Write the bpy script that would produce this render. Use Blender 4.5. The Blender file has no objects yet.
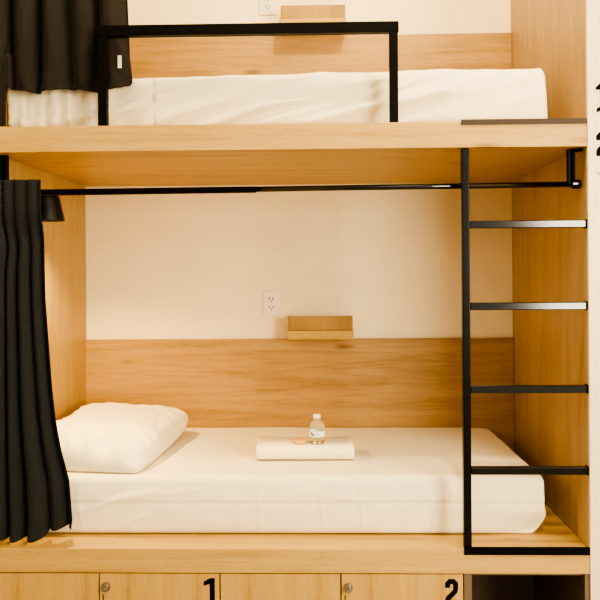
import bpy, bmesh, math, random
from mathutils import Vector, Matrix, noise

random.seed(7)
C = bpy.context.scene.collection
PI = math.pi

# ------------------------------------------------------------------ materials
def new_mat(name):
    m = bpy.data.materials.new(name)
    m.use_nodes = True
    nt = m.node_tree
    b = nt.nodes['Principled BSDF']
    return m, nt, b

def lin(r, g, b):
    f = lambda c: (c / 255 / 12.92) if c / 255 <= 0.04045 else ((c / 255 + 0.055) / 1.055) ** 2.4
    return (f(r), f(g), f(b), 1)

def plain(name, col, rough=0.5, metal=0.0, bump=0.0, bscale=200, coat=0.0):
    m, nt, b = new_mat(name)
    b.inputs['Base Color'].default_value = col
    b.inputs['Roughness'].default_value = rough
    b.inputs['Metallic'].default_value = metal
    tc = nt.nodes.new('ShaderNodeTexCoord')
    n = nt.nodes.new('ShaderNodeTexNoise')
    n.inputs['Scale'].default_value = bscale
    n.inputs['Detail'].default_value = 4
    nt.links.new(tc.outputs['Object'], n.inputs['Vector'])
    mix = nt.nodes.new('ShaderNodeMixRGB')
    mix.blend_type = 'MULTIPLY'
    mix.inputs['Fac'].default_value = 0.18
    mix.inputs['Color1'].default_value = col
    nt.links.new(n.outputs['Fac'], mix.inputs['Color2'])
    nt.links.new(mix.outputs['Color'], b.inputs['Base Color'])
    if bump:
        bp = nt.nodes.new('ShaderNodeBump')
        bp.inputs['Strength'].default_value = bump
        bp.inputs['Distance'].default_value = 0.002
        nt.links.new(n.outputs['Fac'], bp.inputs['Height'])
        nt.links.new(bp.outputs['Normal'], b.inputs['Normal'])
    return m

def wood(name, axis, dark, mid, light, rough=0.42, seed=0.0, knots=True):
    """light oak laminate; axis = direction the grain runs along"""
    m, nt, b = new_mat(name)
    L = nt.links.new
    tc = nt.nodes.new('ShaderNodeTexCoord')
    def mapped(along, across, off):
        mp = nt.nodes.new('ShaderNodeMapping')
        s = [across] * 3
        s['xyz'.index(axis)] = along
        mp.inputs['Scale'].default_value = s
        mp.inputs['Location'].default_value = (off + seed, off * 1.7 - seed, off * 0.6 + seed)
        L(tc.outputs['Object'], mp.inputs['Vector'])
        return mp
    def nz(mp, scale, det, rgh, dist):
        n = nt.nodes.new('ShaderNodeTexNoise')
        n.inputs['Scale'].default_value = scale
        n.inputs['Detail'].default_value = det
        n.inputs['Roughness'].default_value = rgh
        n.inputs['Distortion'].default_value = dist
        L(mp.outputs['Vector'], n.inputs['Vector'])
        return n
    fine = nz(mapped(1.6, 42, 3.1), 2.0, 6, 0.65, 0.3)
    broad = nz(mapped(0.55, 7.0, 8.4), 1.6, 5, 0.55, 1.3)
    def math_(op, a, bb):
        n = nt.nodes.new('ShaderNodeMath'); n.operation = op
        for i, v in enumerate((a, bb)):
            if isinstance(v, (int, float)): n.inputs[i].default_value = v
            else: L(v, n.inputs[i])
        return n.outputs[0]
    v = math_('ADD', math_('MULTIPLY', fine.outputs['Fac'], 0.30), math_('MULTIPLY', broad.outputs['Fac'], 0.70))
    rp = nt.nodes.new('ShaderNodeValToRGB')
    e = rp.color_ramp.elements
    e[0].position = 0.30; e[0].color = dark
    e[1].position = 0.70; e[1].color = light
    x = e.new(0.48); x.color = mid
    L(v, rp.inputs['Fac'])
    col = rp.outputs['Color']
    if knots:
        vo = nt.nodes.new('ShaderNodeTexVoronoi')
        vo.inputs['Scale'].default_value = 1.0
        L(mapped(2.2, 7.0, 5.3).outputs['Vector'], vo.inputs['Vector'])
        kr = nt.nodes.new('ShaderNodeValToRGB')
        kr.color_ramp.elements[0].position = 0.035
        kr.color_ramp.elements[0].color = (0.45, 0.33, 0.22, 1)
        kr.color_ramp.elements[1].position = 0.13
        kr.color_ramp.elements[1].color = (1, 1, 1, 1)
        L(vo.outputs['Distance'], kr.inputs['Fac'])
        mx = nt.nodes.new('ShaderNodeMixRGB'); mx.blend_type = 'MULTIPLY'
        mx.inputs['Fac'].default_value = 0.8
        L(col, mx.inputs['Color1']); L(kr.outputs['Color'], mx.inputs['Color2'])
        col = mx.outputs['Color']
    fl = nz(mapped(9, 150, 1.2), 1.5, 3, 0.7, 0.0)
    fr = nt.nodes.new('ShaderNodeValToRGB')
    fr.color_ramp.elements[0].position = 0.30; fr.color_ramp.elements[0].color = (0.62, 0.52, 0.42, 1)
    fr.color_ramp.elements[1].position = 0.47; fr.color_ramp.elements[1].color = (1, 1, 1, 1)
    L(fl.outputs['Fac'], fr.inputs['Fac'])
    m2 = nt.nodes.new('ShaderNodeMixRGB'); m2.blend_type = 'MULTIPLY'
    m2.inputs['Fac'].default_value = 0.5
    L(col, m2.inputs['Color1']); L(fr.outputs['Color'], m2.inputs['Color2'])
    col = m2.outputs['Color']
    L(col, b.inputs['Base Color'])
    b.inputs['Roughness'].default_value = rough
    b.inputs['Specular IOR Level'].default_value = 0.35
    bp = nt.nodes.new('ShaderNodeBump')
    bp.inputs['Strength'].default_value = 0.12
    bp.inputs['Distance'].default_value = 0.0008
    L(fine.outputs['Fac'], bp.inputs['Height'])
    L(bp.outputs['Normal'], b.inputs['Normal'])
    return m

def fabric(name, col, rough=0.9, sheen=0.2, weave=900, var=0.12):
    m, nt, b = new_mat(name)
    L = nt.links.new
    tc = nt.nodes.new('ShaderNodeTexCoord')
    n = nt.nodes.new('ShaderNodeTexNoise')
    n.inputs['Scale'].default_value = weave
    n.inputs['Detail'].default_value = 2
    L(tc.outputs['Object'], n.inputs['Vector'])
    n2 = nt.nodes.new('ShaderNodeTexNoise')
    n2.inputs['Scale'].default_value = 6
    n2.inputs['Detail'].default_value = 4
    L(tc.outputs['Object'], n2.inputs['Vector'])
    mx = nt.nodes.new('ShaderNodeMixRGB'); mx.blend_type = 'MULTIPLY'
    mx.inputs['Fac'].default_value = var
    mx.inputs['Color1'].default_value = col
    L(n2.outputs['Fac'], mx.inputs['Color2'])
    L(mx.outputs['Color'], b.inputs['Base Color'])
    b.inputs['Roughness'].default_value = rough
    b.inputs['Sheen Weight'].default_value = sheen
    b.inputs['Specular IOR Level'].default_value = 0.15
    bp = nt.nodes.new('ShaderNodeBump')
    bp.inputs['Strength'].default_value = 0.15
    bp.inputs['Distance'].default_value = 0.001
    L(n.outputs['Fac'], bp.inputs['Height'])
    L(bp.outputs['Normal'], b.inputs['Normal'])
    return m

W_D, W_M, W_L = lin(162, 126, 70), lin(184, 149, 89), lin(196, 164, 104)
M = {}
M['wood_x'] = wood('oak laminate, horizontal grain', 'x', W_D, W_M, W_L)
M['wood_back'] = wood('oak laminate back panel', 'x', lin(142, 106, 60), lin(168, 132, 82), lin(182, 148, 98), seed=4.0)
M['wood_z'] = wood('oak laminate, vertical grain', 'z', lin(164, 132, 82), lin(176, 144, 92), lin(188, 158, 106), seed=2.0, knots=False)
M['wood_right'] = wood('oak laminate, right panel', 'z', lin(160, 134, 100), lin(178, 152, 117), lin(190, 165, 132), seed=9.0, knots=False)
M['wood_post'] = wood('pale oak laminate post', 'z', lin(216, 200, 168), lin(221, 206, 176), lin(226, 212, 186), seed=7.0, knots=False)  # strong daylight on the front posts is put into this paler oak tone
M['wood_door'] = wood('oak laminate locker door', 'z', W_D, W_M, W_L, seed=11.0, knots=False)
M['wood_ledge'] = wood('oak laminate ledge', 'x', lin(164, 126, 64), lin(186, 150, 82), lin(200, 166, 98), seed=5.0, knots=False)
M['wood_ledge_back'] = wood('oak laminate ledge upright', 'z', lin(142, 106, 56), lin(158, 124, 68), lin(172, 138, 80), seed=6.0, knots=False)
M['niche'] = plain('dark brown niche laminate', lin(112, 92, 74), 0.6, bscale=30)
M['plaster'] = plain('cream painted plaster', lin(248, 229, 192), 0.9, bscale=3)
M['ceiling'] = plain('white ceiling paint', lin(240, 236, 228), 0.95, bscale=40)
M['floor'] = plain('grey polished concrete', lin(150, 142, 132), 0.5, bscale=8)
M['steel'] = plain('satin black steel', lin(14, 11, 9), 0.45, 0.0, bump=0.1, bscale=160)
M['steel'].node_tree.nodes['Principled BSDF'].inputs['Specular IOR Level'].default_value = 0.1
M['gloss_steel'] = plain('glossy black steel', lin(14, 11, 9), 0.14, 0.0, bump=0.06, bscale=120)
M['gloss_steel'].node_tree.nodes['Principled BSDF'].inputs['IOR'].default_value = 1.6
M['rail_steel'] = plain('black steel of the ladder rail', lin(13, 11, 9), 0.22, 0.0, bump=0.1, bscale=140)
M['rail_steel'].node_tree.nodes['Principled BSDF'].inputs['Specular IOR Level'].default_value = 0.3
M['plate'] = plain('dark brown step plate', lin(60, 43, 31), 0.6, bscale=60)
M['sheet'] = fabric('white cotton sheet', lin(240, 228, 202), 0.85, 0.1, 700, 0.06)
M['terry'] = fabric('white terry cotton', lin(246, 232, 204), 1.0, 0.3, 420, 0.06)
M['curtain'] = fabric('charcoal curtain cloth', lin(46, 46, 47), 0.95, 0.05, 600, 0.25)
M['curtain_up'] = fabric('brown black curtain cloth', lin(47, 42, 39), 0.95, 0.05, 600, 0.25)
M['tag'] = plain('white cloth tag', lin(235, 228, 214), 0.8)
M['lampblack'] = plain('matte black lamp enamel', lin(16, 15, 14), 0.45)
M['lampin'] = plain('dark lamp lining', lin(26, 19, 14), 0.8)
M['print'] = plain('black vinyl lettering', lin(14, 10, 8), 0.7)
M['print'].node_tree.nodes['Principled BSDF'].inputs['Specular IOR Level'].default_value = 0.1
M['printgrey'] = plain('faded grey lettering', lin(176, 166, 146), 0.6)
M['outlet'] = plain('ivory plastic', lin(240, 228, 204), 0.4)
M['slot'] = plain('dark socket slot', lin(60, 44, 30), 0.7)
M['chrome'] = plain('nickel lock metal', lin(190, 180, 165), 0.22, 1.0)
M['cap'] = plain('white plastic cap', lin(244, 240, 232), 0.4)
M['label'] = plain('white paper bottle label', lin(240, 238, 232), 0.6)
M['labelink'] = plain('dark blue label ink', lin(70, 70, 88), 0.6)
M['labelred'] = plain('pale grey label ink', lin(170, 168, 170), 0.6)
M['soap'] = plain('amber soap wrapper', lin(224, 178, 110), 0.4)
mg, ntg, bg = new_mat('clear bottle plastic')
bg.inputs['Base Color'].default_value = (0.97, 0.97, 0.95, 1)
bg.inputs['Roughness'].default_value = 0.03
bg.inputs['Transmission Weight'].default_value = 1.0
bg.inputs['IOR'].default_value = 1.2
M['clear'] = mg
me_, nte, be = new_mat('warm lamp bulb')
be.inputs['Emission Color'].default_value = (1, 0.72, 0.40, 1)
be.inputs['Emission Strength'].default_value = 1.5
M['bulb'] = me_

# ------------------------------------------------------------------ helpers
def thing(name, label, cat, loc=(0, 0, 0), group=None):
    o = bpy.data.objects.new(name, None)
    o.empty_display_size = 0.05
    C.objects.link(o)
    o.location = loc
    o['label'] = label; o['category'] = cat
    if group: o['group'] = group
    return o

def tag(o, label, cat, group=None):
    o['label'] = label; o['category'] = cat
    if group: o['group'] = group
    return o

def world_loc(o):
    p = Vector((0, 0, 0))
    while o is not None:
        p += o.location
        o = o.parent
    return p

def obj(name, bm, mat, parent=None, loc=None, smooth=False, label=None, kind=None):
    """bm is in world metres; the object keeps its origin at its thing's base"""
    base = world_loc(parent) if parent else Vector(loc or (0, 0, 0))
    bmesh.ops.translate(bm, verts=bm.verts, vec=-base)
    me = bpy.data.meshes.new(name)
    bm.normal_update()
    bm.to_mesh(me); bm.free()
    mats = mat if isinstance(mat, (list, tuple)) else [mat]
    for m in mats: me.materials.append(m)
    if smooth:
        for p in me.polygons: p.use_smooth = True
    o = bpy.data.objects.new(name, me)
    C.objects.link(o)
    if parent: o.parent = parent
    else: o.location = base
    if label: o['label'] = label
    if kind: o['kind'] = kind
    return o

def box(bm, x0, x1, y0, y1, z0, z1, bev=0.0, seg=2, mi=0):
    g = bmesh.ops.create_cube(bm, size=1.0)
    vs = g['verts']
    for v in vs:
        v.co = Vector(((x0 + x1) / 2 + v.co.x * (x1 - x0), (y0 + y1) / 2 + v.co.y * (y1 - y0), (z0 + z1) / 2 + v.co.z * (z1 - z0)))
    fs = {f for v in vs for f in v.link_faces}
    for f in fs: f.material_index = mi
    if bev:
        es = list({e for v in vs for e in v.link_edges})
        bmesh.ops.bevel(bm, geom=es, offset=bev, segments=seg, affect='EDGES', profile=0.5)
    return bm

def B(*a, **k):
    return box(bmesh.new(), *a, **k)

def tube(bm, p0, p1, r0, r1=None, n=20, caps=True):
    r1 = r0 if r1 is None else r1
    p0, p1 = Vector(p0), Vector(p1)
    d = (p1 - p0).normalized()
    a = d.orthogonal().normalized(); b = d.cross(a)
    rings = []
    for p, r in ((p0, r0), (p1, r1)):
        rings.append([bm.verts.new(p + a * math.cos(2 * PI * i / n) * r + b * math.sin(2 * PI * i / n) * r) for i in range(n)])
    for i in range(n):
        bm.faces.new((rings[0][i], rings[0][(i + 1) % n], rings[1][(i + 1) % n], rings[1][i]))
    if caps:
        bm.faces.new(rings[0][::-1]); bm.faces.new(rings[1])
    return bm

def lathe(bm, prof, cx, cy, n=32, closed=True):
    """prof: list of (r, z), turned about the vertical through cx, cy"""
    rings = []
    for r, z in prof:
        if r < 1e-6:
            rings.append([bm.verts.new((cx, cy, z))])
        else:
            rings.append([bm.verts.new((cx + r * math.cos(2 * PI * i / n), cy + r * math.sin(2 * PI * i / n), z)) for i in range(n)])
    for A, Bq in zip(rings, rings[1:]):
        for i in range(n):
            j = (i + 1) % n
            if len(A) == 1 and len(Bq) == 1: continue
            if len(A) == 1: bm.faces.new((A[0], Bq[j], Bq[i]))
            elif len(Bq) == 1: bm.faces.new((A[i], A[j], Bq[0]))
            else: bm.faces.new((A[i], A[j], Bq[j], Bq[i]))
    bmesh.ops.recalc_face_normals(bm, faces=bm.faces)
    return bm

def rounded_block(x0, x1, y0, y1, z0, z1, r, step, fn=None):
    """closed rounded box with a dense surface grid, each vertex moved by fn(co, normal)"""
    bm = bmesh.new()
    n = [max(2, int(round((b - a) / step))) for a, b in ((x0, x1), (y0, y1), (z0, z1))]
    lo = (x0, y0, z0); hi = (x1, y1, z1)
    vd = {}
    def V(i, j, k):
        key = (i, j, k)
        if key not in vd:
            t = (i, j, k)
            p = Vector([lo[a] + (hi[a] - lo[a]) * t[a] / n[a] for a in range(3)])
            q = Vector([min(max(p[a], lo[a] + r), hi[a] - r) for a in range(3)])
            d = p - q
            if d.length > 1e-9:
                nd = d.normalized()
                p = q + nd * r
            else:
                nd = Vector((0, 0, 1))
            if fn: p = fn(p, nd)
            vd[key] = bm.verts.new(p)
        return vd[key]
    for ax in range(3):
        u, v = [(1, 2), (0, 2), (0, 1)][ax]
        for side in (0, n[ax]):
            for a in range(n[u]):
                for b in range(n[v]):
                    def K(i, j):
                        t = [0, 0, 0]; t[ax] = side; t[u] = i; t[v] = j
                        return V(*t)
                    bm.faces.new((K(a, b), K(a + 1, b), K(a + 1, b + 1), K(a, b + 1)))
    bmesh.ops.recalc_face_normals(bm, faces=bm.faces)
    return bm

def prism(bm, poly, y0, y1):
    """polygon in x-z extruded from y0 (front) to y1"""
    f = [bm.verts.new((x, y0, z)) for x, z in poly]
    k = [bm.verts.new((x, y1, z)) for x, z in poly]
    bm.faces.new(f); bm.faces.new(k[::-1])
    n = len(poly)
    for i in range(n):
        bm.faces.new((f[i], k[i], k[(i + 1) % n], f[(i + 1) % n]))
    bmesh.ops.recalc_face_normals(bm, faces=bm.faces)
    return bm

def stroke(bm, pts, w, y0, y1):
    """thick mitred line through pts (x, z) as a flat raised figure"""
    P = [Vector(p) for p in pts]
    L, R = [], []
    for i, p in enumerate(P):
        if i == 0: d = (P[1] - p).normalized(); nrm = Vector((-d.y, d.x)); k = 1
        elif i == len(P) - 1: d = (p - P[i - 1]).normalized(); nrm = Vector((-d.y, d.x)); k = 1
        else:
            d0 = (p - P[i - 1]).normalized(); d1 = (P[i + 1] - p).normalized()
            n0 = Vector((-d0.y, d0.x)); n1 = Vector((-d1.y, d1.x))
            nrm = (n0 + n1).normalized(); k = 1 / max(0.35, nrm.dot(n0))
        L.append(p + nrm * k * w / 2); R.append(p - nrm * k * w / 2)
    for i in range(len(P) - 1):
        prism(bm, [L[i], L[i + 1], R[i + 1], R[i]], y0, y1)
    return bm

def digit(bm, ch, x, z, h, y0, y1):
    """bold display figure; x, z = lower left"""
    w = h * 0.5
    t = h * 0.19
    if ch == '1':
        prism(bm, [(x + w * 0.50, z), (x + w * 0.90, z), (x + w * 0.90, z + h), (x + w * 0.52, z + h), (x + w * 0.02, z + h * 0.86), (x + w * 0.02, z + h * 0.70), (x + w * 0.50, z + h * 0.78)], y0, y1)
    else:
        a, b = x + t / 2, x + w - t / 2
        lo, hi = z + t / 2, z + h - t / 2
        m = h * 0.09
        stroke(bm, [(a, z + h * 0.66), (a, hi - m), (a + m, hi), (b - m, hi), (b, hi - m), (b, z + h * 0.60), (b - m * 0.4, z + h * 0.50), (a + m * 0.3, z + h * 0.26), (a, z + h * 0.17), (a, lo)], t, y0, y1)
        prism(bm, [(x, z), (x + w, z), (x + w, z + t), (x, z + t)], y0 - 0.00008, y1)
    return bm

# ------------------------------------------------------------------ the room
XL, XR = -1.080, 0.9185          # inner faces of the berth
D = 0.978                       # wainscot face
UD0, UD1 = 1.955, 2.042         # upper deck
LD0, LD1 = 0.532, 0.613         # lower deck
H = 4.2
XB = 0.934                      # right inner face at the back: the berth opens out a touch

def struct(name, bm, m):
    return obj(name, bm, m, kind='structure')
struct('floor', B(-3.2, 3.2, -5.0, 1.1, -0.1, 0.0), M['floor'])
struct('ceiling', B(-3.2, 3.2, -5.0, 1.1, H, H + 0.1), M['ceiling'])
struct('wall_back', B(-3.2, 3.2, 1.0, 1.1, 0.0, H), M['plaster'])
struct('wall_left', B(-3.3, -3.2, -5.0, 1.1, 0.0, H), M['plaster'])
struct('wall_right', B(3.2, 3.3, -5.0, 1.1, 0.0, H), M['plaster'])

# ------------------------------------------------------------------ the bunk
bunk = thing('bunk_bed', 'built-in light oak bunk bed with two wide berths, plank decks and tall side panels', 'bunk bed', (-0.08, 0.5, 0))
TOPZ = 3.3
def plan_slab(pts, z0, z1, bev=0.0015):
    bm = bmesh.new()
    a = [bm.verts.new((x, y, z0)) for x, y in pts]; b = [bm.verts.new((x, y, z1)) for x, y in pts]
    n = len(pts)
    bm.faces.new(a[::-1]); bm.faces.new(b)
    for i in range(n): bm.faces.new((a[i], a[(i + 1) % n], b[(i + 1) % n], b[i]))
    bmesh.ops.recalc_face_normals(bm, faces=bm.faces)
    bmesh.ops.bevel(bm, geom=list(bm.edges), offset=bev, segments=2, affect='EDGES', profile=0.5)
    return bm
deck_plan = [(XL + 0.001, 0.0), (XR - 0.001, 0.0), (XB - 0.001, 0.997), (XL + 0.013, 0.997)]
obj('upper_deck', plan_slab(deck_plan, UD0, UD1), M['wood_x'], bunk)
obj('lower_deck', plan_slab(deck_plan, LD0, LD1), M['wood_x'], bunk)
obj('side_panel', plan_slab([(XL - 0.03, 0.0), (XL, 0.0), (XL + 0.012, 0.997), (XL - 0.03, 0.997)], 0.002, TOPZ, 0.001), M['wood_z'], bunk)
obj('side_panel', plan_slab([(XR, 0.012), (XR + 0.046, 0.012), (XR + 0.046, 0.997), (XB, 0.997)], 0.002, TOPZ, 0.001), M['wood_right'], bunk)
obj('post', B(XR - 0.0005, XR + 0.33, -0.004, 0.0115, 0.002, TOPZ, bev=0.0015), M['wood_post'], bunk)
obj('post', B(XL - 0.36, XL - 0.031, -0.004, 0.0115, 0.002, TOPZ, bev=0.0015), M['wood_post'], bunk)
obj('back_panel', B(XL + 0.0125, XB - 0.0015, D, 0.997, LD1 + 0.0005, 1.232, bev=0.0008), M['wood_back'], bunk)
obj('back_panel', B(XL + 0.0125, XB - 0.0015, D, 0.997, UD1 + 0.0005, 2.647, bev=0.0008), M['wood_back'], bunk)
# dark open niche under the ladder
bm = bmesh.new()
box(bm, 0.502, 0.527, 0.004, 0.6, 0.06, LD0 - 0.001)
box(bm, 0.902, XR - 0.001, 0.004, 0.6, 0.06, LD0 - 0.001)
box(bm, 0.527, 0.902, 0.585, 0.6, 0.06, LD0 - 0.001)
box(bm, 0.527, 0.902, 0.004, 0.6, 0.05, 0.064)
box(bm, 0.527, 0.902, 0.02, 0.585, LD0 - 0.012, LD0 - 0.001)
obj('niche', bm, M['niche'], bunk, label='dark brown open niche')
# lettering on the right post
bm = bmesh.new()
ax, az = 0.985, 2.175
prism(bm, [(ax - 0.040, az - 0.026), (ax, az + 0.012), (ax + 0.040, az - 0.026), (ax + 0.040, az - 0.034), (ax + 0.026, az - 0.034), (ax + 0.026, az - 0.072), (ax - 0.026, az - 0.072), (ax - 0.026, az - 0.034), (ax - 0.040, az - 0.034)], -0.0052, -0.0042)
obj('arrow', bm, M['print'], bunk, label='black up arrow')
obj('number', digit(bmesh.new(), '1', 0.9465, 2.010, 0.080, -0.0052, -0.0042), M['print'], bunk, label='black numeral 1')
obj('number', digit(bmesh.new(), '2', 0.9455, 1.921, 0.080, -0.0052, -0.0042), M['print'], bunk, label='black numeral 2')
bm = bmesh.new()
prism(bm, [(0.944, 1.868), (1.026, 1.868), (0.985, 1.828)], -0.0052, -0.0042)
obj('arrow', bm, M['printgrey'], bunk, label='faded grey down arrow')

# ------------------------------------------------------------------ lockers under the berth
def locker(x0, x1, name_label, num=None, lock=False):
    t = thing('locker', name_label, 'locker', ((x0 + x1) / 2, 0.3, 0.055), 'lockers under the lower berth')
    zt = LD0 - 0.0035
    bm = bmesh.new()
    y0 = 0.022
    box(bm, x0 + 0.002, x0 + 0.016, y0, 0.58, 0.056, zt - 0.002)
    box(bm, x1 - 0.016, x1 - 0.002, y0, 0.58, 0.056, zt - 0.002)
    box(bm, x0 + 0.016, x1 - 0.016, 0.566, 0.58, 0.056, zt - 0.002)
    box(bm, x0 + 0.016, x1 - 0.016, y0, 0.566, 0.056, 0.07)
    box(bm, x0 + 0.016, x1 - 0.016, y0, 0.566, zt - 0.016, zt - 0.002)
    obj('carcass', bm, M['wood_door'], t)
    d = obj('door', B(x0 + 0.002, x1 - 0.002, 0.002, 0.0205, 0.058, zt, bev=0.0012), M['wood_door'], t)
    if num:
        nx = x1 - 0.056 if num == '1' else x1 - 0.062
        obj('number', digit(bmesh.new(), num, nx, 0.428, 0.086, 0.0008, 0.0018), M['print'], d, label='black numeral ' + num)
    if lock:
        lx, lz = x0 + 0.024, 0.484
        k = obj('lock', lathe_y(lx, lz), M['chrome'], d, smooth=False)
        bm = bmesh.new()
        box(bm, lx - 0.0025, lx + 0.0025, -0.030, -0.016, lz - 0.008, lz + 0.008, bev=0.001)
        bmesh.ops.rotate(bm, cent=(lx, -0.02, lz), matrix=Matrix.Rotation(0.9, 3, 'Y'), verts=bm.verts)
        obj('lock_tab', bm, M['chrome'], k)
        obj('pull_slot', B(lx - 0.012, lx - 0.008, 0.0012, 0.0018, lz - 0.085, lz - 0.026), M['slot'], d, label='dark slot below the lock')
    return t

def lathe_y(x, z):
    bm = bmesh.new()
    tube(bm, (x, 0.0018, z), (x, -0.004, z), 0.016, 0.0155, 24)
    tube(bm, (x, -0.004, z), (x, -0.016, z), 0.012, 0.0115, 24)
    return bm

locker(-1.073, -0.727, 'plain oak locker front at the foot of the dark lower curtain, without a number')
locker(-0.727, -0.317, 'oak locker whose door bears the black number 1', '1', True)
locker(-0.317, 0.090, 'plain oak locker front between the doors numbered 1 and 2')
locker(0.090, 0.500, 'oak locker whose door bears the black number 2, beside the dark niche', '2', True)

# ------------------------------------------------------------------ ladder
lad = thing('ladder', 'black steel ladder with flat rungs at the right end of the lower berth', 'ladder', (0.51, 0.02, LD1))
obj('rail', B(0.5025, 0.5285, 0.002, 0.028, LD1 + 0.0005, UD0 - 0.001, bev=0.004, seg=3), M['rail_steel'], lad)
for z in (1.698, 1.424, 1.146, 0.873):
    r = obj('rung', B(0.529, XR - 0.005, 0.004, 0.028, z - 0.0125, z + 0.0125, bev=0.0025), M['gloss_steel'], lad)
    obj('end_plate', B(XR - 0.0045, XR - 0.001, 0.003, 0.031, z - 0.0145, z + 0.0145, bev=0.001), M['steel'], r)
obj('foot_bar', B(0.5015, XR - 0.002, -0.0035, -0.0003, 0.596, 0.6225), M['steel'], lad)
obj('top_plate', B(0.501, XR - 0.002, -0.0035, -0.0003, UD1 - 0.012, UD1 + 0.006), M['plate'], lad, label='dark brown plate on the edge of the upper deck')

# ------------------------------------------------------------------ guard rail
gr = thing('guard_rail', 'black square steel guard rail standing on the edge of the upper berth', 'guard rail', (-0.2, 0.015, UD1))
obj('post', B(-0.720, -0.690, 0.002, 0.030, UD1 + 0.0005, 2.345, bev=0.001), M['steel'], gr)
obj('post', B(0.265, 0.293, 0.002, 0.030, UD1 + 0.0005, 2.345, bev=0.001), M['steel'], gr)
obj('top_rail', B(-0.728, 0.296, 0.001, 0.031, 2.3455, 2.3815, bev=0.0015), M['steel'], gr)

# ------------------------------------------------------------------ curtain rod of the lower berth
rod = thing('curtain_rod', 'thin black curtain rod slung under the upper deck', 'curtain rod', (0, 0.06, 1.83))
bm = bmesh.new()
tube(bm, (-1.068, 0.06, 1.824), (-0.19, 0.06, 1.828), 0.0110)
obj('rod_sleeve', bm, M['steel'], rod, smooth=False)
bm = bmesh.new()
tube(bm, (-0.19, 0.06, 1.829), (0.895, 0.06, 1.836), 0.0095)
obj('rod_tube', bm, M['gloss_steel'], rod, smooth=True)
for bx, s in ((0.884, 1), (-1.064, -1)):
    bm = bmesh.new()
    w = 0.009
    box(bm, bx - w - 0.003, bx - w + 0.004, 0.05, 0.07, 1.836, UD0 - 0.001, bev=0.001)
    box(bm, bx + w - 0.004, bx + w + 0.003, 0.05, 0.07, 1.836, UD0 - 0.001, bev=0.001)
    box(bm, bx - w - 0.003, bx + w + 0.003, 0.063, 0.068, 1.836, UD0 - 0.001)
    if s > 0:
        tube(bm, (bx, 0.06, UD0 - 0.008), (0.905, 0.016, UD0 - 0.008), 0.006)
    br = obj('bracket', bm, M['steel'], rod)
    if s > 0:
        bm = bmesh.new()
        tube(bm, (0.886, 0.06, 1.836), (0.913, 0.06, 1.836), 0.016)
        obj('rod_cup', bm, M['gloss_steel'], br, smooth=False)

# ------------------------------------------------------------------ curtains
def lerp_table(tab, z):
    tab = sorted(tab)
    if z <= tab[0][0]: return tab[0][1]
    for (a, va), (b, vb) in zip(tab, tab[1:]):
        if z <= b:
            t = (z - a) / (b - a)
            return va + (vb - va) * t
    return tab[-1][1]

def cloth(nu, nv, fn, thick):
    bm = bmesh.new()
    g = [[bm.verts.new(fn(i / nu, j / nv)) for j in range(nv + 1)] for i in range(nu + 1)]
    for i in range(nu):
        for j in range(nv):
            bm.faces.new((g[i][j], g[i + 1][j], g[i + 1][j + 1], g[i][j + 1]))
    bmesh.ops.recalc_face_normals(bm, faces=bm.faces)
    return bm

RE = [(1.868, -0.926), (1.72, -0.926), (1.45, -0.922), (1.158, -0.903), (1.036, -0.890), (0.932, -0.872), (0.828, -0.846), (0.69, -0.836), (0.625, -0.846)]
LE = [(1.868, -1.077), (1.70, -1.077), (1.66, -1.071), (1.63, -1.068), (1.60, -1.071), (1.56, -1.077), (0.62, -1.077)]
def low_curtain(u, v):
    ztop = 1.866
    a, b = 0.0, 1.0
    zb = 0.628 + 0.03 * max(0.0, min(1.0, (u - 0.60) / 0.08)) + 0.004 * math.sin(u * 23)
    z = zb + (ztop - zb) * v
    xl, xr = lerp_table(LE, z), lerp_table(RE, z)
    k = 1 - v
    ph = u * 2 * PI * 3.6 + 0.7 * noise.noise(Vector((u * 3, v * 0.7, 1.3)))
    uu = u + 0.024 * math.sin(ph * 1.0 + 1.0) * (1 if 0.02 < u < 0.98 else 0)
    x = xl + (xr - xl) * min(max(uu, 0), 1)
    amp = 0.010 + 0.014 * k
    y = 0.058 + amp * math.sin(ph) + 0.006 * k * noise.noise(Vector((u * 9, v * 5, 4.0)))
    y += 0.030 * k * max(0.0, min(1.0, (u - 0.55) / 0.2)) - 0.012 * k
    t = max(0.0, min(1.0, (z - 1.66) / 0.12)); t = t * t * (3 - 2 * t)
    y += (0.030 + 0.006 * math.sin(ph) - y) * t
    e = max(0.0, 1 - u / 0.08)
    y += (0.016 - y) * e
    return Vector((max(x, XL + 0.003), max(y, 0.012), z))
bm = cloth(150, 120, low_curtain, 0.002)
cu = obj('curtain', bm, M['curtain'], None, (-1.0, 0.06, 0.63), smooth=True)
tag(cu, 'charcoal curtain hanging in long folds at the pillow end of the lower berth', 'curtain')
sm = cu.modifiers.new('thickness', 'SOLIDIFY'); sm.thickness = 0.0022; sm.offset = 0

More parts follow.
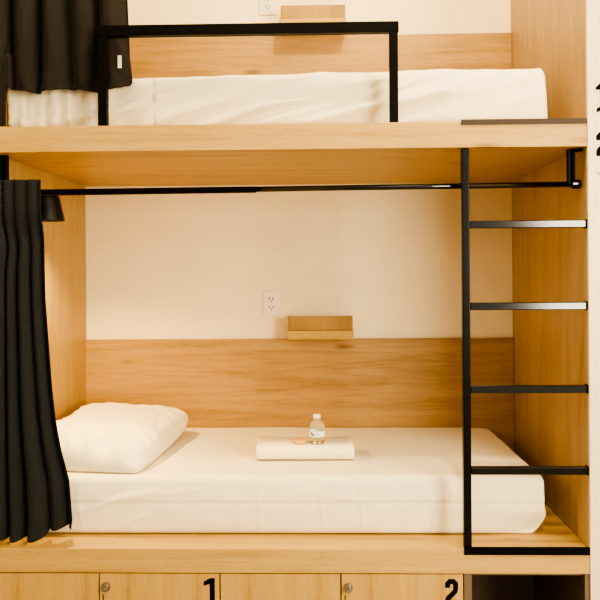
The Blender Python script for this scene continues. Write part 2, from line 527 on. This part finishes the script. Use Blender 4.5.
def up_curtain(u, v):
    top = 3.16
    zb = 2.178 + 0.006 * math.sin(u * 14 + 0.5) + 0.006 * noise.noise(Vector((u * 11, 0, 2)))
    if u < 0.06: zb -= 0.132
    if u > 0.93: zb += 0.02 * (u - 0.93) / 0.07
    z = zb + (top - zb) * v ** 1.15
    xr = lerp_table([(2.17, -0.632), (2.21, -0.622), (2.3, -0.632), (2.5, -0.638), (3.1, -0.655)], z)
    xl = XL + 0.003
    ph = u * 2 * PI * 4.2 + 0.9 * noise.noise(Vector((u * 2.5, v * 2.0, 7.7))) + 0.4
    uu = u + 0.020 * math.sin(ph + 1.0) * (1 if 0.02 < u < 0.98 else 0)
    x = xl + (xr - xl) * min(max(uu, 0), 1)
    amp = 0.026 + 0.004 * math.sin(u * 9)
    gather = math.exp(-((z - zb) / 0.035) ** 2)
    y = 0.066 + amp * math.sin(ph) * (1 - 0.35 * gather) + 0.010 * noise.noise(Vector((u * 10, z * 6, 3.0)))
    y += 0.012 * gather * noise.noise(Vector((u * 22, z * 30, 9.0)))
    e = max(0.0, 1 - u / 0.07)
    y += (0.012 - y) * e
    return Vector((x, min(max(y, 0.036 if u > 0.1 else 0.012), 0.100 if z > 2.3 or u > 0.1 else 0.03), z))
bm = cloth(170, 90, up_curtain, 0.002)
cu2 = obj('curtain', bm, M['curtain_up'], None, (-0.85, 0.09, 2.2), smooth=True)
tag(cu2, 'dark brownish black curtain bunched behind the guard rail at the left of the upper berth', 'curtain')
sm = cu2.modifiers.new('thickness', 'SOLIDIFY'); sm.thickness = 0.0022; sm.offset = 0
bm = B(-0.661, -0.648, 0.0395, 0.041, 2.247, 2.290)
obj('care_tag', bm, M['tag'], cu2, label='small white care tag')

# ------------------------------------------------------------------ mattresses
def ridge(d, w):
    return math.exp(-(d / w) ** 2)

def low_fn(p, n):
    q = p.copy()
    x, y, z = p
    front = max(0.0, -n.y)
    # body: soft bulge and packed corners
    q.y -= front * (0.010 * math.sin(PI * (z - 0.615) / 0.2))
    f = 0.0
    f += 0.0030 * max(0.0, min(1.0, (z - 0.733) / 0.005)) - 0.0020 * ridge(z - 0.729, 0.005)
    for cx_ in (-0.83, -0.19, 0.03, 0.17, 0.42):
        f += 0.0024 * ridge(x - cx_ - 0.004 * math.sin(z * 40), 0.006)
    # loose diagonal folds near the pillow end
    for (x0, z0, s, a, ww) in ((-0.72, 0.735, 0.35, 0.006, 0.008), (-0.62, 0.755, 0.30, 0.005, 0.009), (-0.64, 0.665, 0.45, 0.004, 0.009), (-0.50, 0.765, 0.12, 0.004, 0.010), (0.1, 0.75, -0.2, 0.003, 0.01)):
        f += a * ridge((z - z0) - s * (x - x0), ww) * ridge(x - x0, 0.10)
    f += 0.004 * noise.noise(Vector((x * 4, z * 9, 2.0))) + 0.0015 * noise.noise(Vector((x * 14, z * 22, 5.0)))
    q.y -= f * front
    top = max(0.0, n.z)
    q.z -= top * (0.003 + 0.003 * noise.noise(Vector((x * 3, y * 4, 8.0))))
    q.z -= top * 0.006 * ridge(max(0, 0.82 - x), 0.10)
    # right end pulls in toward the deck at the bottom front corner
    k = max(0.0, (x - 0.40) / 0.42)
    if z < 0.70: q.y += 0.05 * k * k * (1 - (z - 0.613) / 0.087) * front
    if z < 0.68 and x > 0.74: q.x -= 0.045 * ((x - 0.74) / 0.086) * (1 - (z - 0.613) / 0.067)
    if n.x > 0.2: q.x -= 0.03 * max(0.0, (z - 0.66) / 0.15) * n.x - 0.004 * noise.noise(Vector((y * 6, z * 12, 1)))
    if z < 0.64: q.z += 0.004 * max(0.0, noise.noise(Vector((x * 2.6, 0, 3.3)))) * front
    q.z = max(q.z, LD1 + 0.0008)
    return q
bm = rounded_block(XL + 0.020, 0.826, 0.132, D - 0.003, LD1 + 0.001, 0.826, 0.024, 0.0065, low_fn)
mat1 = obj('mattress', bm, M['sheet'], None, (-0.1, 0.56, LD1), smooth=True)
tag(mat1, 'mattress in a smooth white fitted sheet on the lower berth, towel and bottle on top', 'mattress')

def up_fn(p, n):
    q = p.copy()
    x, y, z = p
    front = max(0.0, -n.y)
    top = max(0.0, n.z)
    q.y -= front * 0.012 * math.sin(PI * min(1, max(0, (z - UD1) / 0.21)))
    f = 0.0
    al = x * 0.97 + z * 0.24; ac = z * 0.97 - x * 0.24
    wx = 0.10 * noise.noise(Vector((x * 1.7, z * 2.0, 21.0)))
    def rn(sx, sz, off):
        return 1 - 2 * abs(noise.noise(Vector((al * sx + off, (ac + 0.3 * wx) * sz, off))))
    calm = 1.0 if x < 0.45 else max(0.25, 1 - (x - 0.45) / 0.25)
    f += calm * (0.016 * max(0, rn(1.3, 7.0, 3.0)) ** 2 + 0.011 * max(0, rn(2.1, 13.0, 9.0)) ** 2 - 0.006)
    for (x0, z0, s, a, ww, sp) in ((-0.20, 2.105, 0.23, 0.014, 0.012, 0.36), (-0.62, 2.125, 0.42, 0.012, 0.012, 0.12), (0.20, 2.160, 0.26, 0.012, 0.012, 0.2)):
        d = (z - z0) - s * (x - x0) - 0.02 * noise.noise(Vector((x * 4, 0, 5)))
        f += a * (ridge(d, ww) - 0.7 * ridge(d + 1.8 * ww, ww * 1.1)) * ridge(x - x0, sp)
    # gathers of the sheet at the left corner
    if x < -0.66:
        w = min(1.0, (-0.66 - x) / 0.1)
        xx = x + 0.35 * (z - 2.04) * noise.noise(Vector((x * 7, 1, 1)))
        f += w * (0.024 * noise.noise(Vector((xx * 20, z * 5, 6.0))) + 0.012 * noise.noise(Vector((xx * 44, z * 9, 2.0))))
    f += 0.006 * noise.noise(Vector((x * 3.4, z * 7, 12.0)))
    if x < -0.58: f -= 0.016 * min(1.0, (-0.58 - x) / 0.08)
    if x < -0.55: f = min(f, 0.004)
    q.y -= f * front
    q.z += top * (0.006 * noise.noise(Vector((x * 4.5, y * 4, 3.0))) + 0.004 * noise.noise(Vector((x * 13, y * 9, 4.0))) + 0.010 * max(-1, min(1, x / 0.8)))
    if n.x > 0.2: q.x -= n.x * 0.012 * max(0.0, (z - UD1) / 0.2)
    if x < -1.0 and n.y < -0.1 and n.x < -0.1: q.x -= 0.012; q.y -= 0.012
    q.z = max(q.z, UD1 + 0.0008)
    q.x = max(q.x, XL + 0.004 + 0.012 * max(0, q.y))
    return q
bm = rounded_block(XL + 0.004, 0.836, 0.120, D - 0.003, UD1 + 0.001, 2.248, 0.034, 0.0075, up_fn)
mat2 = obj('mattress', bm, M['sheet'], None, (-0.1, 0.56, UD1), smooth=True)
tag(mat2, 'mattress in a wrinkled white sheet on the upper berth behind the guard rail', 'mattress')

# ------------------------------------------------------------------ pillow
def pillow():
    bm = bmesh.new()
    N = 72
    rot = Matrix.Rotation(-0.12, 2)
    zm0 = 0.8265
    def pt(i, j, side):
        u = -1 + 2 * i / N; v = -1 + 2 * j / N
        e = max(0.0, (1 - abs(u) ** 3.2) * (1 - abs(v) ** 3.0)) ** 0.36
        hx = 0.245 * (1 - 0.05 * (1 - abs(v) ** 2)  * abs(u) ** 4)
        hy = 0.345 * (1 - 0.04 * (1 - abs(u) ** 2) * abs(v) ** 4)
        # rounded corners
        cr = 1 - 0.085 * (abs(u) * abs(v)) ** 4
        p = rot @ Vector((u * hx * cr, v * hy * cr))
        mid = 0.060 + 0.016 * v - 0.034 * max(0, -v) ** 3 * (0.6 + 0.4 * u) + 0.012 * max(0, v) * abs(u) ** 2 - 0.012 * u
        T = 0.082 * e
        wr = 0.0
        wr += 0.020 * ridge((v + 0.66) - 0.35 * (u - 0.1), 0.06) * ridge(u - 0.0, 0.5)
        wr += 0.014 * ridge((v + 0.78) - 0.20 * (u + 0.5), 0.06) * ridge(u + 0.5, 0.3)
        wr -= 0.018 * ridge((v + 0.52) - 0.5 * (u - 0.3), 0.07) * ridge(u - 0.3, 0.4)
        wr += 0.007 * ridge((v - 0.55) + 0.6 * (u - 0.7), 0.05) * ridge(u - 0.75, 0.25)
        wr += 0.010 * noise.noise(Vector((u * 2.2, v * 3.0, 3.0))) + 0.003 * noise.noise(Vector((u * 6, v * 8, 9.0)))
        wr += 0.022 * max(0, 1 - 3.2 * abs(noise.noise(Vector((u * 2.0 - v * 0.8, v * 4.2 + u * 1.2, 14.0))))) * (0.15 + 0.95 * max(0, -v))
        wr -= 0.010 * ridge((u - 0.80) + 0.10 * math.sin(v * 5), 0.05) * ridge(v - 0.3, 0.5)
        z = zm0 + mid + (T + wr * min(1, e * 1.6) if side > 0 else -T)
        x = -0.812 + p.x; y = 0.498 + p.y
        if x < -1.0: x = -1.0 + (x + 1.0) * 0.45
        return Vector((max(x, XL + 0.006), y, max(z, zm0)))
    top = [[bm.verts.new(pt(i, j, 1)) for j in range(N + 1)] for i in range(N + 1)]
    bot = [[top[i][j] if i in (0, N) or j in (0, N) else bm.verts.new(pt(i, j, -1)) for j in range(N + 1)] for i in range(N + 1)]
    for i in range(N):
        for j in range(N):
            bm.faces.new((top[i][j], top[i + 1][j], top[i + 1][j + 1], top[i][j + 1]))
            try: bm.faces.new((bot[i][j], bot[i][j + 1], bot[i + 1][j + 1], bot[i + 1][j]))
            except ValueError: pass
    bmesh.ops.recalc_face_normals(bm, faces=bm.faces)
    return bm
pl = obj('pillow', pillow(), M['sheet'], None, (-0.835, 0.5, 0.8265), smooth=True)
tag(pl, 'plump white pillow lying at the curtain end of the lower berth', 'pillow')

# ------------------------------------------------------------------ towel, bottle, soap
def towel(x0, x1, yf, yb, z0):
    """one long cloth folded over itself: a ribbon swept along x"""
    bm = bmesh.new()
    t = 0.0125
    def arc(cy, cz, r, a0, a1, n=10):
        return [(cy + r * math.cos(a0 + (a1 - a0) * i / n), cz + r * math.sin(a0 + (a1 - a0) * i / n)) for i in range(n + 1)]
    zc = z0 + 0.0275
    R = 0.0275 - t / 2
    path = [(yb, z0 + t / 2)] + arc(yf + R + t / 2, zc, R, -PI / 2, -3 * PI / 2) + [(yb - 0.01, zc + R)]
    r2 = R - t - 0.0015
    path2 = [(yb - 0.02, zc - r2)] + arc(yf + R + t / 2 + 0.004, zc, r2, -PI / 2, -3 * PI / 2) + [(yb - 0.03, zc + r2)]
    def sweep(path, t, xa, xb):
        nx = 40
        nrm = []
        for i in range(len(path)):
            a = Vector(path[max(0, i - 1)]); b = Vector(path[min(len(path) - 1, i + 1)])
            d = (b - a).normalized(); nrm.append(Vector((-d.y, d.x)))
        # subdivide straight runs
        rows = []
        for k in range(nx + 1):
            x = xa + (xb - xa) * k / nx
            ring = []
            for s in (1, -1):
                seq = range(len(path)) if s > 0 else range(len(path) - 1, -1, -1)
                for i in seq:
                    p = Vector(path[i]) + nrm[i] * s * t / 2
                    w = 0.0012 * noise.noise(Vector((x * 14, p.x * 9, p.y * 30)))
                    endr = 0.006 * max(0, 1 - min(k, nx - k) / 2.0)
                    xx = x + (0.010 * (p.x - yf) / 0.2 if k > nx - 2 else 0) * -1
                    ring.append(bm.verts.new((xx, p.x + w + endr * 0.3, max(z0, p.y + w))))
            rows.append(ring)
        n = len(rows[0])
        for a, b in zip(rows, rows[1:]):
            for i in range(n):
                bm.faces.new((a[i], a[(i + 1) % n], b[(i + 1) % n], b[i]))
        bm.faces.new(rows[0][::-1]); bm.faces.new(rows[-1])
    sweep(path, t, x0, x1)
    sweep(path2, t * 0.98, x0 + 0.004, x1 - 0.006)
    bmesh.ops.recalc_face_normals(bm, faces=bm.faces)
    return bm
TZ = 0.8268
tw = obj('towel', towel(-0.217, 0.156, 0.325, 0.505, TZ), M['terry'], None, (-0.03, 0.43, TZ), smooth=True)
tag(tw, 'folded white towel lying on the lower mattress under a small water bottle', 'towel')
TT = TZ + 0.0565

bt = thing('water_bottle', 'small clear plastic water bottle with white cap standing on the folded towel', 'bottle', (0.0155, 0.378, TT))
bx, by = 0.0155, 0.378
r = 0.030
prof = [(0.0, TT + 0.003), (0.012, TT + 0.001), (0.024, TT), (r * 0.95, TT + 0.005), (r, TT + 0.010), (r * 0.95, TT + 0.016), (r, TT + 0.022), (r * 0.965, TT + 0.027), (r * 0.965, TT + 0.050), (r, TT + 0.054),
        (r * 0.98, TT + 0.060), (r * 0.86, TT + 0.072), (r * 0.62, TT + 0.084), (r * 0.42, TT + 0.091), (r * 0.40, TT + 0.096), (0.0, TT + 0.097)]
obj('bottle_body', lathe(bmesh.new(), prof, bx, by, 36), M['clear'], bt, smooth=True)
cp = bmesh.new()
lathe(cp, [(0, TT + 0.0975), (0.0142, TT + 0.0975), (0.0142, TT + 0.109), (0.013, TT + 0.1105), (0, TT + 0.1105)], bx, by, 28)
obj('cap', cp, M['cap'], bt)
lb = bmesh.new()
n = 48; rr = r * 0.965 + 0.0006
gz = [TT + 0.0275, TT + 0.0495]
rings = [[lb.verts.new((bx + rr * math.cos(2 * PI * i / n), by + rr * math.sin(2 * PI * i / n), z)) for i in range(n)] for z in gz]
for i in range(n): lb.faces.new((rings[0][i], rings[0][(i + 1) % n], rings[1][(i + 1) % n], rings[1][i]))
lab = obj('paper_label', lb, M['label'], bt, smooth=True)
ink = bmesh.new()
def ink_patch(a0, a1, z0, z1, mi):
    k = 6
    R2 = rr + 0.0004
    v = [[ink.verts.new((bx + R2 * math.sin(a0 + (a1 - a0) * i / k), by - R2 * math.cos(a0 + (a1 - a0) * i / k), TT + z)) for i in range(k + 1)] for z in (z0, z1)]
    for i in range(k):
        f = ink.faces.new((v[0][i], v[0][i + 1], v[1][i + 1], v[1][i])); f.material_index = mi
ink_patch(-0.95, -0.72, 0.036, 0.045, 0)
ink_patch(-0.66, -0.40, 0.033, 0.041, 0)
ink_patch(-0.20, 0.55, 0.0385, 0.041, 1)
ink_patch(-0.20, 0.42, 0.034, 0.0358, 1)
obj('label_print', ink, [M['labelink'], M['labelred']], lab)

sp = bmesh.new()
lathe(sp, [(0, TT), (0.026, TT), (0.030, TT + 0.004), (0.030, TT + 0.008), (0.025, TT + 0.012), (0.015, TT + 0.0125), (0, TT + 0.012)], -0.052, 0.385, 32)
so = obj('soap', sp, M['soap'], None, (-0.052, 0.385, TT), smooth=True)
tag(so, 'small round amber wrapped soap on the towel beside the water bottle', 'soap')

# ------------------------------------------------------------------ wall ledges
def ledge(x0, z0, label):
    t = thing('wall_ledge', label, 'shelf', (x0 + 0.146, 0.977, z0), 'oak ledges on the back wall')
    w = 0.293
    yb = 0.9765
    obj('tray', B(x0 + 0.001, x0 + w + 0.003, yb - 0.108, yb, z0, z0 + 0.040, bev=0.001), M['wood_ledge'], t)
    obj('upright', B(x0, x0 + w, yb - 0.098, yb - 0.082, z0 + 0.0405, z0 + 0.105, bev=0.001), M['wood_ledge_back'], t)
    for xa in (x0, x0 + w - 0.016):
        obj('side_cheek', B(xa, xa + 0.016, yb - 0.0815, yb + 0.0225, z0 + 0.0405, z0 + 0.100), M['wood_ledge'], t)
    return t
ledge(-0.110, 1.2385, 'small oak box ledge on the wall behind the lower berth, above the water bottle')
ledge(-0.134, 2.6495, 'small oak box ledge on the wall behind the upper berth, crossed by the guard rail')

# ------------------------------------------------------------------ wall outlets
def outlet(cx, cz, label):
    t = thing('wall_outlet', label, 'outlet', (cx, 0.9995, cz), 'double wall outlets')
    cpl = obj('cover_plate', B(cx - 0.0395, cx + 0.0395, 0.9925, 0.9993, cz - 0.056, cz + 0.056, bev=0.0025), M['outlet'], t)
    bm = B(cx - 0.021, cx + 0.021, 0.9900, 0.9923, cz - 0.040, cz + 0.040, bev=0.001)
    obj('outlet_face', bm, M['outlet'], t)
    for s in (1, -1):
        zc = cz + s * 0.020
        bm = bmesh.new()
        box(bm, cx - 0.0095, cx - 0.0055, 0.9888, 0.9899, zc - 0.004, zc + 0.009)
        box(bm, cx + 0.0055, cx + 0.0095, 0.9888, 0.9899, zc - 0.004, zc + 0.009)
        tube(bm, (cx, 0.9888, zc - 0.010), (cx, 0.9899, zc - 0.010), 0.0032, n=12)
        obj('socket', bm, M['slot'], t)
outlet(-0.191, 1.3975, 'ivory double wall outlet beside the ledge of the lower berth')
outlet(-0.200, 2.8100, 'ivory double wall outlet beside the ledge of the upper berth, cut off by the frame')

# ------------------------------------------------------------------ reading lamp
LX, LY = -0.962, 0.20
lp = thing('reading_lamp', 'small black cone reading lamp on the left side panel, half behind the lower curtain', 'lamp', (XL, LY, 1.82))
bm = bmesh.new()
zb, zt = 1.737, 1.826
prof = [(0.058, zb), (0.0575, zb + 0.006), (0.0430, zb + 0.075), (0.0400, zt), (0.034, zt + 0.004), (0.0, zt + 0.005)]
inner = [(0.0, zt + 0.006), (0.018, zt + 0.004), (0.034, zt - 0.004), (0.0400, zb + 0.073), (0.0545, zb + 0.006), (0.0555, zb)]
lathe(bm, prof + inner[:0], LX, LY, 40)
obj('lamp_shade', bm, M['lampblack'], lp, smooth=True)
bm = bmesh.new()
lathe(bm, inner, LX, LY, 40)
obj('shade_lining', bm, M['lampin'], lp, smooth=True)
bm = bmesh.new()
lathe(bm, [(0, zt - 0.056), (0.013, zt - 0.050), (0.017, zt - 0.038), (0.012, zt - 0.024), (0.009, zt - 0.014), (0.009, zt - 0.004), (0, zt - 0.001)], LX, LY, 24)
obj('bulb', bm, M['bulb'], lp, smooth=True)
bm = bmesh.new()
tube(bm, (XL + 0.012, LY, 1.842), (LX, LY, 1.842), 0.007)
tube(bm, (LX, LY, 1.8425), (LX, LY, zt + 0.004), 0.007)
obj('arm', bm, M['lampblack'], lp, smooth=False)
bm = bmesh.new()
tube(bm, (XL + 0.0045, LY, 1.842), (XL + 0.012, LY, 1.842), 0.03, n=28)
obj('wall_plate', bm, M['lampblack'], lp)

# ------------------------------------------------------------------ light
def area(name, loc, target, sx, sy, power, col, spread=None):
    l = bpy.data.lights.new(name, 'AREA')
    l.shape = 'RECTANGLE'; l.size = sx; l.size_y = sy
    l.energy = power; l.color = col
    if spread: l.spread = spread
    o = bpy.data.objects.new(name, l); C.objects.link(o)
    o.location = loc
    o.rotation_euler = (Vector(target) - Vector(loc)).to_track_quat('-Z', 'Y').to_euler()
    return o
area('window_light', (2.25, -3.0, 1.75), (0.5, 0.3, 1.5), 1.1, 1.3, 100, (1, 0.90, 0.68))
dl = bpy.data.lights.new('ceiling_downlight', 'POINT')
dl.energy = 112; dl.color = (1, 0.84, 0.52); dl.shadow_soft_size = 0.07
o = bpy.data.objects.new('ceiling_downlight', dl); C.objects.link(o); o.location = (0.50, -0.74, 4.0)
area('room_fill', (0.2, -3.2, 3.3), (0, 0.3, 1.1), 2.4, 1.4, 26, (1, 0.86, 0.58))  # added soft fill from the front, stands for no fixture
rl = bpy.data.lights.new('reading_bulb', 'SPOT')
rl.energy = 40.0; rl.color = (1, 0.70, 0.28); rl.shadow_soft_size = 0.015
rl.spot_size = math.radians(142); rl.spot_blend = 0.55
o = bpy.data.objects.new('reading_bulb', rl); C.objects.link(o); o.location = (LX, LY, 1.748)

w = bpy.data.worlds.new('World'); bpy.context.scene.world = w
w.use_nodes = True
w.node_tree.nodes['Background'].inputs['Color'].default_value = (1, 0.86, 0.64, 1)
w.node_tree.nodes['Background'].inputs['Strength'].default_value = 0.62

# ------------------------------------------------------------------ camera
cam = bpy.data.cameras.new('camera')
co = bpy.data.objects.new('camera', cam); C.objects.link(co)
YAW, ROLL, F = 0.0245, -0.0068, 745.0
fw = Vector((-math.sin(YAW), math.cos(YAW), 0)); rt = Vector((math.cos(YAW), math.sin(YAW), 0)); up = Vector((0, 0, 1))
r2 = rt * math.cos(ROLL) + up * math.sin(ROLL)
u2 = up * math.cos(ROLL) - rt * math.sin(ROLL)
mw = Matrix((r2, u2, -fw)).transposed().to_4x4()
mw.translation = Vector((0, -2.5, 1.54))
co.matrix_world = mw
cam.sensor_width = 36; cam.lens = F / 600 * 36
cam.shift_x = 0.0105; cam.shift_y = -0.045
cam.clip_start = 0.05
sc = bpy.context.scene
sc.camera = co
sc.view_settings.view_transform = 'AgX'
sc.view_settings.look = 'AgX - High Contrast'
sc.view_settings.exposure = 0.45
